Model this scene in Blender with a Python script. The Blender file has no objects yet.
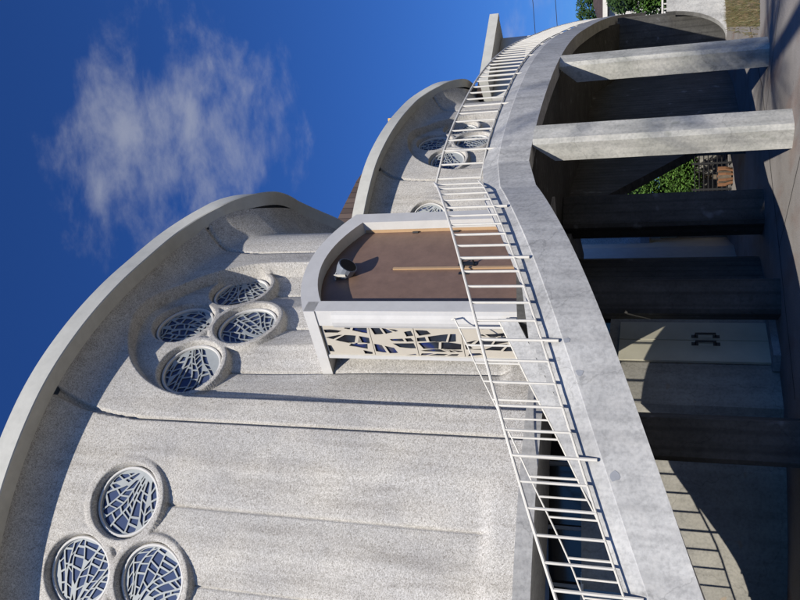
import bpy, bmesh, math, random
import numpy as np
from mathutils import Vector, Matrix
PI = math.pi
R_ = math.radians
rng = random.Random(7)
scene = bpy.context.scene
COL = scene.collection

# ------------------------------------------------------------------ helpers
def link(o, parent=None):
    COL.objects.link(o)
    if parent is not None:
        o.parent = parent
    return o

def meshobj(name, verts, faces, mat, parent=None, smooth=False):
    me = bpy.data.meshes.new(name)
    me.from_pydata([tuple(v) for v in verts], [], [tuple(f) for f in faces])
    me.validate(); me.update()
    if smooth:
        me.polygons.foreach_set('use_smooth', [True] * len(me.polygons))
    if mat: me.materials.append(mat)
    return link(bpy.data.objects.new(name, me), parent)

def tag(o, label=None, cat=None, group=None, kind=None):
    if label: o['label'] = label
    if cat: o['category'] = cat
    if group: o['group'] = group
    if kind: o['kind'] = kind
    return o

def empty(name, loc=(0, 0, 0)):
    o = bpy.data.objects.new(name, None)
    o.location = loc
    o.empty_display_size = .2
    return link(o)

def soften(o, deg=35):
    o.data.polygons.foreach_set('use_smooth', [True]*len(o.data.polygons)); o.data.set_sharp_from_angle(angle=R_(deg)); return o

class MB:
    """collects shapes in one mesh"""
    def __init__(s): s.v = []; s.f = []
    def add(s, vs, fs):
        n = len(s.v); s.v += [tuple(v) for v in vs]; s.f += [tuple(n + i for i in f) for f in fs]; return s
    def hexa(s, p):   # 8 points, bottom 4 ccw then top 4
        return s.add(p, [(0,3,2,1),(4,5,6,7),(0,1,5,4),(1,2,6,5),(2,3,7,6),(3,0,4,7)])
    def box(s, a, b):
        x0,y0,z0 = a; x1,y1,z1 = b
        return s.hexa([(x0,y0,z0),(x1,y0,z0),(x1,y1,z0),(x0,y1,z0),(x0,y0,z1),(x1,y0,z1),(x1,y1,z1),(x0,y1,z1)])
    def obox(s, o, ax, ay, az, a, b):  # oriented box in frame
        P = lambda x,y,z: tuple(Vector(o)+Vector(ax)*x+Vector(ay)*y+Vector(az)*z)
        x0,y0,z0 = a; x1,y1,z1 = b
        return s.hexa([P(x0,y0,z0),P(x1,y0,z0),P(x1,y1,z0),P(x0,y1,z0),P(x0,y0,z1),P(x1,y0,z1),P(x1,y1,z1),P(x0,y1,z1)])
    def tube(s, pts, r, n=8, cap=True):
        pts = [Vector(p) for p in pts]; m = len(pts)
        rs = r if isinstance(r, (list, tuple)) else [r]*m
        base = len(s.v)
        for i, p in enumerate(pts):
            d = (pts[min(i+1, m-1)] - pts[max(i-1, 0)]).normalized()
            up = Vector((0,0,1)) if abs(d.z) < .95 else Vector((1,0,0))
            a = d.cross(up).normalized(); b = a.cross(d).normalized()
            for k in range(n):
                t = 2*PI*(k+.5)/n
                s.v.append(tuple(p + (a*math.cos(t) + b*math.sin(t))*rs[i]))
        for i in range(m-1):
            for k in range(n):
                k2 = (k+1) % n
                s.f.append((base+i*n+k, base+i*n+k2, base+(i+1)*n+k2, base+(i+1)*n+k))
        if cap:
            s.f.append(tuple(base+k for k in range(n))[::-1])
            s.f.append(tuple(base+(m-1)*n+k for k in range(n)))
        return s
    def prism(s, poly, vec):   # poly list of 3d points, extruded along vec
        n = len(poly); vec = Vector(vec)
        s.add([Vector(p) for p in poly] + [Vector(p)+vec for p in poly],
              [tuple(range(n))[::-1], tuple(range(n, 2*n))] + [(i, (i+1) % n, n+(i+1) % n, n+i) for i in range(n)])
        return s
    def build(s, name, mat, parent=None, smooth=False):
        return meshobj(name, s.v, s.f, mat, parent, smooth)

# ------------------------------------------------------------------ materials
def mat(name, base, rough=.8, spec=.3, metal=0):
    m = bpy.data.materials.new(name); m.use_nodes = True
    nt = m.node_tree; b = nt.nodes['Principled BSDF']
    b.inputs['Base Color'].default_value = (*base, 1)
    b.inputs['Roughness'].default_value = rough
    b.inputs['Specular IOR Level'].default_value = spec
    b.inputs['Metallic'].default_value = metal
    return m, nt, b

def N(nt, t, **kw):
    n = nt.nodes.new(t)
    for k, v in kw.items():
        if k in n.inputs: n.inputs[k].default_value = v
        else: setattr(n, k, v)
    return n

def ramp(nt, fac, stops):
    r = nt.nodes.new('ShaderNodeValToRGB')
    el = r.color_ramp.elements
    while len(el) < len(stops): el.new(.5)
    for e, (p, c) in zip(el, stops):
        e.position = p; e.color = (*c, 1) if len(c) == 3 else c
    nt.links.new(fac, r.inputs['Fac']); return r

def coords(nt, scale=(1,1,1)):
    tc = N(nt, 'ShaderNodeTexCoord'); mp = N(nt, 'ShaderNodeMapping')
    mp.inputs['Scale'].default_value = scale
    nt.links.new(tc.outputs['Object'], mp.inputs['Vector']); return mp.outputs['Vector']

def mixc(nt, fac, a, b, mode='MIX'):
    m = nt.nodes.new('ShaderNodeMix'); m.data_type = 'RGBA'; m.blend_type = mode
    for inp, v in ((m.inputs[0], fac), (m.inputs[6], a), (m.inputs[7], b)):
        if hasattr(v, 'is_linked'): nt.links.new(v, inp)
        elif isinstance(v, (int, float)): inp.default_value = v
        else: inp.default_value = (*v, 1)
    return m.outputs[2]

def bump(nt, b, h, strength=.3, dist=.02):
    n = N(nt, 'ShaderNodeBump'); n.inputs['Strength'].default_value = strength
    n.inputs['Distance'].default_value = dist
    nt.links.new(h, n.inputs['Height']); nt.links.new(n.outputs['Normal'], b.inputs['Normal'])

def m_aggregate():
    m, nt, b = mat('exposed_aggregate', (.45,.43,.4), .9, .2)
    v = coords(nt)
    vo = N(nt, 'ShaderNodeTexVoronoi', Scale=70.0); nt.links.new(v, vo.inputs['Vector'])
    vo2 = N(nt, 'ShaderNodeTexVoronoi', Scale=40.0); nt.links.new(v, vo2.inputs['Vector'])
    sep = N(nt, 'ShaderNodeSeparateColor'); nt.links.new(vo.outputs['Color'], sep.inputs[0])
    c = ramp(nt, sep.outputs[0], [(0,(.36,.34,.305)),(.25,(.49,.467,.425)),(.6,(.58,.556,.51)),(1,(.74,.712,.66))])
    sep2 = N(nt, 'ShaderNodeSeparateColor'); nt.links.new(vo2.outputs['Color'], sep2.inputs[0])
    d = ramp(nt, sep2.outputs[1], [(0,(.66,.64,.61)),(.10,(1,1,1)),(1,(1,1,1))])
    c1 = mixc(nt, .8, c.outputs[0], d.outputs[0], 'MULTIPLY')
    no = N(nt, 'ShaderNodeTexNoise', Scale=.9, Detail=5.0); nt.links.new(v, no.inputs['Vector'])
    w = ramp(nt, no.outputs[0], [(.3,(.86,.86,.87)),(.7,(1.06,1.04,1.0))])
    c2 = mixc(nt, 1.0, c1, w.outputs[0], 'MULTIPLY')
    v2 = coords(nt, (5, 5, .35))
    st = N(nt, 'ShaderNodeTexNoise', Scale=1.0, Detail=4.0); nt.links.new(v2, st.inputs['Vector'])
    sr = ramp(nt, st.outputs[0], [(.35,(.88,.87,.86)),(.6,(1,1,1))])
    c3 = mixc(nt, .8, c2, sr.outputs[0], 'MULTIPLY')
    dn = N(nt, 'ShaderNodeTexNoise', Scale=1.0, Detail=6.0, Roughness=.7); nt.links.new(coords(nt, (2.4,2.4,.22)), dn.inputs['Vector'])
    dr = ramp(nt, dn.outputs[0], [(.38,(.80,.79,.78)),(.47,(1,1,1)),(.62,(1,1,1)),(.72,(1.07,1.06,1.04))])
    c3 = mixc(nt, .75, c3, dr.outputs[0], 'MULTIPLY')
    nt.links.new(c3, b.inputs['Base Color'])
    bump(nt, b, vo.outputs['Distance'], .3, .008)
    return m

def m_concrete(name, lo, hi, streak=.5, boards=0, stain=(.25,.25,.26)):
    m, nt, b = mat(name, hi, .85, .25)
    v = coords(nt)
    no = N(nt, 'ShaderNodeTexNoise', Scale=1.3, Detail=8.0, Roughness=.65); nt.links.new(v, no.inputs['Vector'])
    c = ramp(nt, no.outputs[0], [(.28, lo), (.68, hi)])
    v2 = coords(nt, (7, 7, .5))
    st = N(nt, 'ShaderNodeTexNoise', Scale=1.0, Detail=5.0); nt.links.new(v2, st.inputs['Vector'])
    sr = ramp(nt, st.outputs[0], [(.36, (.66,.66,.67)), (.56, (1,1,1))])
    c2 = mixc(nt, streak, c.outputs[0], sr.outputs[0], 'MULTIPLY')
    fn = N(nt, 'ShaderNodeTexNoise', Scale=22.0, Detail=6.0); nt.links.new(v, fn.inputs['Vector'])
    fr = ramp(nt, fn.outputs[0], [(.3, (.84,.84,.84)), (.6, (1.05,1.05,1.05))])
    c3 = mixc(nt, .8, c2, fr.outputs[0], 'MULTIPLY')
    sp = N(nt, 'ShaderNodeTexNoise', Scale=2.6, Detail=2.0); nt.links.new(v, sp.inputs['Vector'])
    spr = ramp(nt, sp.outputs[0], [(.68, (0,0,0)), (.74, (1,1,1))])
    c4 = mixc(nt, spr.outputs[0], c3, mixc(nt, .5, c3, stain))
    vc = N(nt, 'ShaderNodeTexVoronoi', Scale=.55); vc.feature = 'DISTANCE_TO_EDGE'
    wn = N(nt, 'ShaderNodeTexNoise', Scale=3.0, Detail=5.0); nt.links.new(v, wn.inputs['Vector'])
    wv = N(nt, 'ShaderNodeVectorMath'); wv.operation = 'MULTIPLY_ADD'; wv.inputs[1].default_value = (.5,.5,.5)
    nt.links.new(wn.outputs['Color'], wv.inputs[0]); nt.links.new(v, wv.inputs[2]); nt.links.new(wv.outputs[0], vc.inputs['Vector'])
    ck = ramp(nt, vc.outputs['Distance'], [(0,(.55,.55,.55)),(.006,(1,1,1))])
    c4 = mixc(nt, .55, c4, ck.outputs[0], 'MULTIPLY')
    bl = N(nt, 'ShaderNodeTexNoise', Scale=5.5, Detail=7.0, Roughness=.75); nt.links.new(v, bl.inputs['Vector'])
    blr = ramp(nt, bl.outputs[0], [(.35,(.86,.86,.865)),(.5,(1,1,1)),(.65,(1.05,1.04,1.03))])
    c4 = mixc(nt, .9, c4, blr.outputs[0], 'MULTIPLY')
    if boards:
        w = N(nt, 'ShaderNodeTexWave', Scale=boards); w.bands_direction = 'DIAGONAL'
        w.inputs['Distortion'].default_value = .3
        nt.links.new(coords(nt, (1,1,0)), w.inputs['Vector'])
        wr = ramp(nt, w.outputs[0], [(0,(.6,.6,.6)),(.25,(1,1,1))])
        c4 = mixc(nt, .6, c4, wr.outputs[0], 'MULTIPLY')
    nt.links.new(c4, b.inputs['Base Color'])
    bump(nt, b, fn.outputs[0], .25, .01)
    return m

def m_paint(name, c, rough=.5, var=.12, spec=.4):
    m, nt, b = mat(name, c, rough, spec)
    no = N(nt, 'ShaderNodeTexNoise', Scale=3.0, Detail=7.0, Roughness=.7); nt.links.new(coords(nt), no.inputs['Vector'])
    r = ramp(nt, no.outputs[0], [(.3, tuple(x*(1-var) for x in c)), (.7, tuple(min(1, x*(1+var*.5)) for x in c))])
    nt.links.new(r.outputs[0], b.inputs['Base Color'])
    return m

def m_ground():
    m, nt, b = mat('pavement', (.3,.28,.26), .9, .2)
    v = coords(nt)
    no = N(nt, 'ShaderNodeTexNoise', Scale=.5, Detail=8.0, Roughness=.7); nt.links.new(v, no.inputs['Vector'])
    c = ramp(nt, no.outputs[0], [(.3,(.19,.172,.155)),(.5,(.255,.235,.213)),(.7,(.31,.285,.265))])
    f = N(nt, 'ShaderNodeTexNoise', Scale=45.0, Detail=4.0); nt.links.new(v, f.inputs['Vector'])
    fr = ramp(nt, f.outputs[0], [(.3,(.75,.75,.75)),(.65,(1.08,1.08,1.08))])
    g1 = mixc(nt, 1.0, c.outputs[0], fr.outputs[0], 'MULTIPLY')
    n2 = N(nt, 'ShaderNodeTexNoise', Scale=.8, Detail=5.0); nt.links.new(coords(nt, (2.2,.5,1)), n2.inputs['Vector'])
    r2 = ramp(nt, n2.outputs[0], [(.52,(1,1,1)),(.68,(.86,.70,.64))])
    g2 = mixc(nt, .8, g1, r2.outputs[0], 'MULTIPLY')
    n3 = N(nt, 'ShaderNodeTexVoronoi', Scale=2.3); nt.links.new(v, n3.inputs['Vector'])
    r3 = ramp(nt, n3.outputs['Distance'], [(.04,(.45,.43,.42)),(.09,(1,1,1))])
    g3 = mixc(nt, .5, g2, r3.outputs[0], 'MULTIPLY')
    nt.links.new(g3, b.inputs['Base Color'])
    bump(nt, b, f.outputs[0], .3, .01)
    return m

def m_leaf(name, a, c):
    m, nt, b = mat(name, a, .6, .3)
    oi = N(nt, 'ShaderNodeTexNoise', Scale=6.0, Detail=2.0); nt.links.new(coords(nt), oi.inputs['Vector'])
    r = ramp(nt, oi.outputs[0], [(.3, a), (.7, c)])
    nt.links.new(r.outputs[0], b.inputs['Base Color'])
    return m

def m_tiles():
    m, nt, b = mat('brown_shingle', (.12,.08,.07), .9, .15)
    br = N(nt, 'ShaderNodeTexBrick', Scale=2.2); nt.links.new(coords(nt), br.inputs['Vector'])
    br.inputs['Color1'].default_value = (.12,.088,.075,1); br.inputs['Color2'].default_value = (.075,.056,.05,1)
    br.inputs['Mortar'].default_value = (.04,.03,.03,1); br.inputs['Mortar Size'].default_value = .03
    nt.links.new(br.outputs[0], b.inputs['Base Color'])
    return m

AGG = m_aggregate()
CONC = m_concrete('walkway_concrete', (.39,.385,.37), (.57,.56,.53), .5)
PIER = m_concrete('pier_concrete', (.34,.34,.30), (.60,.58,.52), .6, stain=(.16,.17,.13))
EAVE = m_paint('eave_cement', (.60,.585,.52), .8, .12, .2)
BAND = m_concrete('base_band_concrete', (.30,.295,.28), (.42,.41,.39), .4)
SHADEC = m_concrete('shaded_board_concrete', (.06,.058,.052), (.11,.106,.098), .6, 2.2)  # board-marked concrete with the shade under the walkway put into its colour
LOWER = m_concrete('lower_wall_concrete', (.26,.25,.215), (.38,.36,.31), .35, stain=(.4,.25,.12))
CREAM = m_paint('cream_render', (.66,.64,.60), .7, .08, .25)
CREAMP = m_paint('cream_metal', (.60,.54,.44), .5, .05)
WHITE = m_paint('white_metal', (.74,.70,.61), .45, .14)
BROWN = m_paint('brown_door_paint', (.25,.158,.112), .45, .22, .3)
TAN = m_paint('tan_strip', (.55,.36,.2), .5, .1)
DOORC = m_paint('cream_door_paint', (.55,.52,.40), .6, .1, .3)
BLACK = mat('dark_iron', (.02,.02,.022), .5, .4)[0]
LAMPG = mat('grey_cast_metal', (.20,.22,.25), .4, .5)[0]
SHINGLE = m_tiles()
GLASS = mat('blue_glass', (.065,.088,.165), .06, .10)[0]
GLASSL = mat('pale_blue_glass', (.10,.16,.21), .15, .6)[0]
GLASSD = mat('dark_glass', (.012,.013,.016), .12, .5)[0]
LEAD = m_paint('grey_tracery', (.40,.42,.41), .6, .12, .3)
GOLD = mat('gold', (.7,.42,.12), .45, .5, .3)[0]
GROUND = m_ground()
BARK = m_concrete('bark', (.10,.08,.06), (.2,.16,.12), .6)
LEAFG = m_leaf('leaf_green', (.018,.05,.010), (.12,.24,.04))
LEAFD = m_leaf('leaf_dark', (.02,.045,.01), (.05,.10,.025))
BANKM = m_leaf('dry_bank', (.22,.15,.085), (.09,.11,.04))
WOOD = m_paint('orange_wood', (.26,.13,.07), .6, .2)

def m_sideglass():
    m, nt, b = mat('mottled_dark_glass', (.02,.02,.025), .25, .3)
    n = N(nt, 'ShaderNodeTexNoise', Scale=2.2, Detail=2.0); nt.links.new(coords(nt), n.inputs['Vector'])
    r = ramp(nt, n.outputs[0], [(.35,(.018,.018,.022)),(.55,(.03,.04,.06)),(.62,(.015,.03,.14)),(.75,(.10,.09,.06))])
    nt.links.new(r.outputs[0], b.inputs['Base Color']); return m
PANEG = m_sideglass()
# ------------------------------------------------------------------ plan of a church bay (a convex curved wall)
BC = (-6.45, 20.0); BR = 7.7; U0 = 1.45; ARC = R_(58)*BR - U0
TH0 = U0/BR
AXN = Vector((math.sin(TH0), -math.cos(TH0)))
def plan_np(s, d):
    s = np.asarray(s, float); d = np.asarray(d, float)
    u = s - U0; a = np.abs(u); sg = np.sign(u)
    t = np.minimum(a, ARC)/BR; L1 = np.minimum(np.maximum(a-ARC, 0), 9.0-ARC)
    e = np.maximum(a-9.0, 0); ph = np.minimum(e/1.5, .95); e2 = np.maximum(e-1.5*.95, 0)   # the bay turns back at its ends
    tx, ty, nx, ny = np.cos(t), -np.sin(t), np.sin(t), np.cos(t)
    n2x, n2y = nx*np.cos(ph)+tx*np.sin(ph), ny*np.cos(ph)+ty*np.sin(ph)
    t2x, t2y = tx*np.cos(ph)-nx*np.sin(ph), ty*np.cos(ph)-ny*np.sin(ph)
    x = BR*nx + L1*tx + 1.5*np.sin(ph)*tx - 1.5*(1-np.cos(ph))*nx + e2*t2x + d*n2x
    y = BR*ny + L1*ty + 1.5*np.sin(ph)*ty - 1.5*(1-np.cos(ph))*ny + e2*t2y + d*n2y
    x = x*sg
    c, sn = math.cos(TH0), math.sin(TH0)
    # rotate so that local +y is the outward axis direction
    X = BC[0] + x*c + y*sn
    Y = BC[1] + x*sn - y*c
    return X, Y
def P(s, z, d=0):
    X, Y = plan_np(s, d); return Vector((float(X), float(Y), z))

# eave: local distance from the bay axis, height, projection
EN = [(0,13.58,.75),(1.2,13.53,.75),(2.3,13.47,.75),(3.3,13.42,.75),(4.43,13.28,.75),(5.72,13.14,.75),(7.0,13.08,.75),(7.9,12.97,.78),(8.55,12.62,.88),(8.95,12.25,.96),(9.25,11.92,1.0),(9.65,11.45,1.04),(10.05,11.35,1.1),(10.55,11.18,1.16),(11.1,10.85,1.18),(11.45,10.5,1.15),(11.8,10.2,1.05)]
def smooth_nodes(nodes, k):
    pts = np.array(nodes, float)
    for _ in range(k):
        new = [pts[0]]
        for i in range(len(pts)-1):
            new += [.75*pts[i]+.25*pts[i+1], .25*pts[i]+.75*pts[i+1]]
        new.append(pts[-1]); pts = np.array(new)
    return pts
EP = smooth_nodes(EN, 3)
def ze(u):
    return np.interp(np.abs(u), EP[:,0], EP[:,1])

def sstep(x, a, b):
    t = np.clip((x-a)/(b-a), 0, 1); return t*t*(3-2*t)

CDX, CDZ = 1.36, .77
CL = [(0.0, 11.38), (5.76, 11.16)]
NC = 5.64
def cluster_h(uu, zz, zabs, niche):
    """relief round one group of four round windows, uu/zz measured from its centre"""
    au = np.abs(uu)
    val = np.minimum(au, np.abs(au-CDX))
    tri = np.clip(val/.68, 0, 1)
    tri = np.where(au > CDX, np.clip((au-CDX)/.72, 0, 1), tri)
    pleat = .10*(1-tri)**1.15 + .05*(1-sstep(val, .008, .03))*(au < CDX+.3)
    amp = (1-sstep(zz, -.7, .7))*sstep(zabs, 4.45, 4.75)
    bg = -pleat*amp - .045*(1-sstep(zz, 0., 1.4))*sstep(zabs, 4.3, 4.8)*(1-sstep(au, 2.0, 2.25))
    if niche:
        pleat2 = pleat*1.5; bg = -pleat2*amp - .09*(1-sstep(zz, -.7, .3))*sstep(zabs, 4.3, 4.8)*(1-sstep(au, 2.0, 2.15))*sstep(zz, -4.5, -1.5)
    dist = np.full(uu.shape, 9.)
    for cx, cz in ((CDX,0),(-CDX,0),(0,CDZ),(0,-CDZ)):
        dist = np.minimum(dist, np.hypot(uu-cx, zz-cz))
    plate = 1-sstep(dist, .82, .86)
    top = .0
    h = bg*(1-plate) + top*plate
    # splayed reveal
    hole = 1-sstep(dist, .665, .715)
    h = h - .22*hole
    return h

def relief(s, z):
    u = np.abs(s-U0)
    h = np.zeros_like(u)
    g1 = 2.95 + np.clip(z-11.2, 0, 9)**2*.065
    wc = .035 + np.clip(z-12, 0, 2)*.035
    # centre panel
    hc = cluster_h(u-0., z-CL[0][1], z, False)
    h = np.where(u < 2.9, hc, h)
    # right niche
    n = u-NC
    low = np.abs(n)-2.18
    zz = (z-10.45)/2.42; el = (np.hypot(n/2.18, np.maximum(zz, 0))-1)*2.18
    sd = np.where(z > 10.45, el, low)
    inside = 1-sstep(sd, -.03, .0)
    hn = -(.15+.11*np.clip((z-5)/5.5, 0, 1)) + cluster_h(u-CL[1][0], z-CL[1][1], z, True)
    h = np.where(inside > 0, inside*hn + (1-inside)*0, h)
    h = np.where(sd < -.03, hn, h)
    g = (1-sstep(np.abs(u-g1), wc*.7, wc))
    h = h - .12*g
    g2 = 8.32 + np.clip(z-11.0, 0, 9)**2*.14
    h = h - .12*(1-sstep(np.abs(u-g2), wc*.7, wc))
    h = h + .08*np.sin(np.clip((u-8.4)/1.9, 0, 1)*PI*2.0)*(u > 8.4)*(u < 10.3)
    zt = ze(u)
    cove = np.clip(1-(zt-z)/.65, 0, 1)**2
    dd = np.interp(u, EP[:,0], EP[:,2])
    h = h + cove*np.clip(dd-.34, 0, 1)
    return h

ZB = 4.1
church = empty('church', (-.2, 13.75, 0))
tag(church, 'pale stone-faced church with scalloped round-arched bays, round windows and a brown entrance door', 'church')

def bay_wall():
    hs, hz = .026, .028
    S = np.arange(U0-11.75, U0+11.75+1e-6, hs)
    nz = 345
    T = np.linspace(0, 1, nz)
    Z = ZB + (ze(S-U0)[:,None]-ZB)*T[None,:]
    SS = np.repeat(S[:,None], nz, 1)
    H = relief(SS, Z)
    X, Y = plan_np(SS, H)
    co = np.stack([X, Y, Z], -1).reshape(-1, 3)
    ns = len(S)
    i = np.arange(ns-1)[:,None]*nz + np.arange(nz-1)[None,:]
    q = np.stack([i, i+nz, i+nz+1, i+1], -1).reshape(-1, 4)
    me = bpy.data.meshes.new('bay_wall')
    me.vertices.add(len(co)); me.vertices.foreach_set('co', co.astype('f').ravel())
    me.loops.add(q.size); me.loops.foreach_set('vertex_index', q.astype('i').ravel())
    me.polygons.add(len(q)); me.polygons.foreach_set('loop_start', np.arange(0, q.size, 4, dtype='i'))
    me.update(calc_edges=True); me.validate()
    me.polygons.foreach_set('use_smooth', np.ones(len(q), bool))
    me.materials.append(AGG)
    return link(bpy.data.objects.new('bay_wall', me))

def eave_band():
    full = np.concatenate([EP[::-1]*[-1,1,1], EP[1:]])
    n = len(full); mb = MB(); vs = []
    for k in range(n):
        u, z, d = full[k]
        a = full[max(k-1,0)]; b = full[min(k+1,n-1)]
        t = np.array([b[0]-a[0], b[1]-a[1]]); t /= np.hypot(*t)
        nn = np.array([-t[1], t[0]])
        th = .44
        lip = .34
        s0 = U0+u; s1 = U0+u+nn[0]*th; z1 = z+nn[1]*th
        vs += [P(s0, z, d-lip), P(s0, z, d-.02), P(s0+nn[0]*.02, z+nn[1]*.02, d), P(s1, z1, d), P(s1+nn[0]*.02, z1+nn[1]*.03, d-.6), P(s1, z1-.05, d-1.3)]
    m = 6; fs = []
    for k in range(n-1):
        for j in range(m-1):
            fs.append((k*m+j, (k+1)*m+j, (k+1)*m+j+1, k*m+j+1))
    o = soften(meshobj('arched_eave', vs, fs, EAVE, None))
    # roof shell behind the eave
    vr = []; M2 = 7
    inward = -AXN
    cols = []
    for k in range(n):
        p = Vector(vs[k*m+4]); q = p.copy()
        u = full[k][0]
        row = []
        for j in range(M2):
            f = j/(M2-1)
            x = p + Vector((inward.x, inward.y, 0))*(7.5*f) + Vector((0, 0, (2.6*math.sin(f*PI/2))*(1 if abs(u) < 9.6 else .6)))
            row.append(x)
        cols.append(row)
    for r in cols: vr += r
    fr = [(k*M2+j, (k+1)*M2+j, (k+1)*M2+j+1, k*M2+j+1) for k in range(n-1) for j in range(M2-1)]
    r = meshobj('roof', vr, fr, SHINGLE, None)
    return o, r

def base_band():
    # plain concrete band at the foot of the bay, and its underside
    S = np.linspace(U0-11.75, U0+11.75, 110); vs = []
    for s in S:
        vs += [P(s, 4.10, -.03), P(s, 4.098, .035), P(s, 3.82, .035), P(s, 3.82, -1.6)]
    fs = [(k*4+j, k*4+j+1, (k+1)*4+j+1, (k+1)*4+j) for k in range(len(S)-1) for j in range(3)]
    return meshobj('base_band', vs, fs, BAND, None)

def disc_frame(s, z, d):
    """local frame tangent to the wall at s: origin, right, up, outward"""
    o = P(s, z, d); e = .01
    r = (P(s+e, z, d)-P(s-e, z, d)).normalized(); up = Vector((0,0,1)); out = r.cross(up).normalized()
    if (out.xy - Vector((0,0))).dot((P(s,z,d+1)-o).xy) < 0: out = -out
    return o, r, up, out

def sheet_with_holes(outer, holes, thick):
    """flat perforated sheet made from a filled 2D curve and turned into a mesh"""
    cu = bpy.data.curves.new('sheet', 'CURVE'); cu.dimensions = '2D'; cu.fill_mode = 'BOTH'; cu.extrude = thick/2
    for pts in [outer]+holes:
        sp = cu.splines.new('POLY'); sp.points.add(len(pts)-1)
        for i, p in enumerate(pts): sp.points[i].co = (p[0], p[1], 0, 1)
        sp.use_cyclic_u = True
    tmp = bpy.data.objects.new('tmp', cu); COL.objects.link(tmp)
    dg = bpy.context.evaluated_depsgraph_get(); dg.update()
    me = bpy.data.meshes.new_from_object(tmp.evaluated_get(dg))
    bpy.data.objects.remove(tmp)
    return me

def clip_circle(poly, R, n=40):
    for k in range(n):
        a = 2*PI*(k+.5)/n; nx, ny = math.cos(a), math.sin(a); out = []
        for i in range(len(poly)):
            p = poly[i]; q = poly[(i+1) % len(poly)]
            dp = p[0]*nx+p[1]*ny-R; dq = q[0]*nx+q[1]*ny-R
            if dp <= 0: out.append(p)
            if (dp < 0 < dq) or (dq < 0 < dp):
                t = dp/(dp-dq); out.append((p[0]+(q[0]-p[0])*t, p[1]+(q[1]-p[1])*t))
        poly = out
        if len(poly) < 3: return None
    return poly
def area(p): return abs(sum(p[i][0]*p[(i+1)%len(p)][1]-p[(i+1)%len(p)][0]*p[i][1] for i in range(len(p))))/2

def fan_holes(seed, R=.575):
    """openings between bending bars that spread from one side of a round window, cut by slanting cross bars"""
    q = random.Random(seed); a0 = q.uniform(0, 2*PI); ro = R*q.uniform(1.15, 2.2)
    ox, oy = math.cos(a0)*ro, math.sin(a0)*ro; spread = math.asin(min(1, R/ro))*.98 if ro > R else 1.35
    n = q.choice((10, 11, 12)); base = [a0+PI-spread+2*spread*i/n + q.uniform(-.25,.25)*spread/n for i in range(n+1)]
    ph = [q.uniform(0, 6) for _ in range(n+1)]; am = [q.uniform(.02,.075) for _ in range(n+1)]; bend = q.uniform(-.25,.25)
    def pt(i, rr, off):
        a = base[i] + am[i]*math.sin(rr*5+ph[i]) + bend*(rr-.5)
        x = ox+math.cos(a)*rr; y = oy+math.sin(a)*rr
        return (x-math.sin(a)*off, y+math.cos(a)*off)
    holes = []
    for i in range(n):
        wb = q.uniform(.010, .018); rl = q.uniform(.02, .12); rh = rl + q.uniform(-.03, .03)
        while rl < R+ro and rh < R+ro:
            L = q.uniform(.07,.25); L1 = L+q.uniform(-.035,.035); L2 = L+q.uniform(-.035,.035)
            if rl-rh > .08: L1 -= .04
            if rh-rl > .08: L2 -= .04
            lo = [pt(i, rl+L1*t, wb) for t in (0,.33,.66,1)]
            hi = [pt(i+1, rh+L2*t, -wb) for t in (1,.66,.33,0)]
            ok = True
            for k in range(4):   # keep only cells whose two sides stay apart
                ax, ay = lo[k]; bx, by = hi[3-k]; am_ = base[i]+PI/2 + bend*(rl-.5)
                if (bx-ax)*math.cos(am_)+(by-ay)*math.sin(am_) < .010: ok = False
            if ok and q.random() < .99:
                h = clip_circle(lo+hi, R)
                if h and area(h) > .0005:
                    hh = [h[0]]
                    for p in h[1:]:
                        if math.hypot(p[0]-hh[-1][0], p[1]-hh[-1][1]) > .004: hh.append(p)
                    if math.hypot(hh[0][0]-hh[-1][0], hh[0][1]-hh[-1][1]) < .004: hh.pop()
                    if len(hh) > 2: holes.append(hh)
            g = q.uniform(.024,.042); rl += L1+g; rh += L2+g
    return holes

def round_window(s, z, hbase, seed, parent):
    o, r, up, out = disc_frame(s, z, hbase)
    W = lambda x, y, d: o + r*x + up*y + out*d
    # ring frame
    prof = [(.595,-.15),(.595,-.05),(.605,-.03),(.635,-.028),(.65,-.045),(.66,-.15)]
    n = 56; vs = []; fs = []
    for k in range(n):
        a = 2*PI*k/n
        for (rr, d) in prof: vs.append(W(math.cos(a)*rr, math.sin(a)*rr, d-.10))
    m = len(prof)
    for k in range(n):
        for j in range(m-1):
            fs.append((k*m+j, ((k+1)%n)*m+j, ((k+1)%n)*m+j+1, k*m+j+1))
    win = meshobj('window', vs, fs, CREAM, parent)
    vs = [W(math.cos(2*PI*k/n)*.6, math.sin(2*PI*k/n)*.6, -.205) for k in range(n)]
    meshobj('pane', vs, [tuple(range(n))], GLASS, win)
    me = sheet_with_holes([(math.cos(2*PI*k/n)*.598, math.sin(2*PI*k/n)*.598) for k in range(n)], fan_holes(seed), .016)
    me.materials.clear(); me.materials.append(LEAD)
    t = bpy.data.objects.new('tracery', me); COL.objects.link(t); t.parent = win
    c = W(0, 0, -.185)
    t.matrix_basis = Matrix(((r.x, up.x, out.x, c.x), (r.y, up.y, out.y, c.y), (r.z, up.z, out.z, c.z), (0,0,0,1)))
    return win

def bay(full=True):
    objs = [bay_wall(), *eave_band(), base_band()]
    return objs
def set_parent(o, par):   # keep world coordinates (par is an untransformed-rotation empty)
    o.parent = par
    o.location = Vector(o.location) - Vector(par.location)
def adopt(objs, par):
    for o in objs: set_parent(o, par)

bay_objs = bay()
wins = []
seed = 61
for cu in (0., CL[1][0], -CL[1][0]):
    cz = CL[0][1] if cu == 0 else CL[1][1]
    for dx, dz in ((CDX,0),(-CDX,0),(0,CDZ),(0,-CDZ)):
        seed += 1
        wins.append(round_window(U0+cu+dx, cz+dz, 0. if cu == 0 else -.26, seed, None))
adopt(bay_objs+wins, church)
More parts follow.
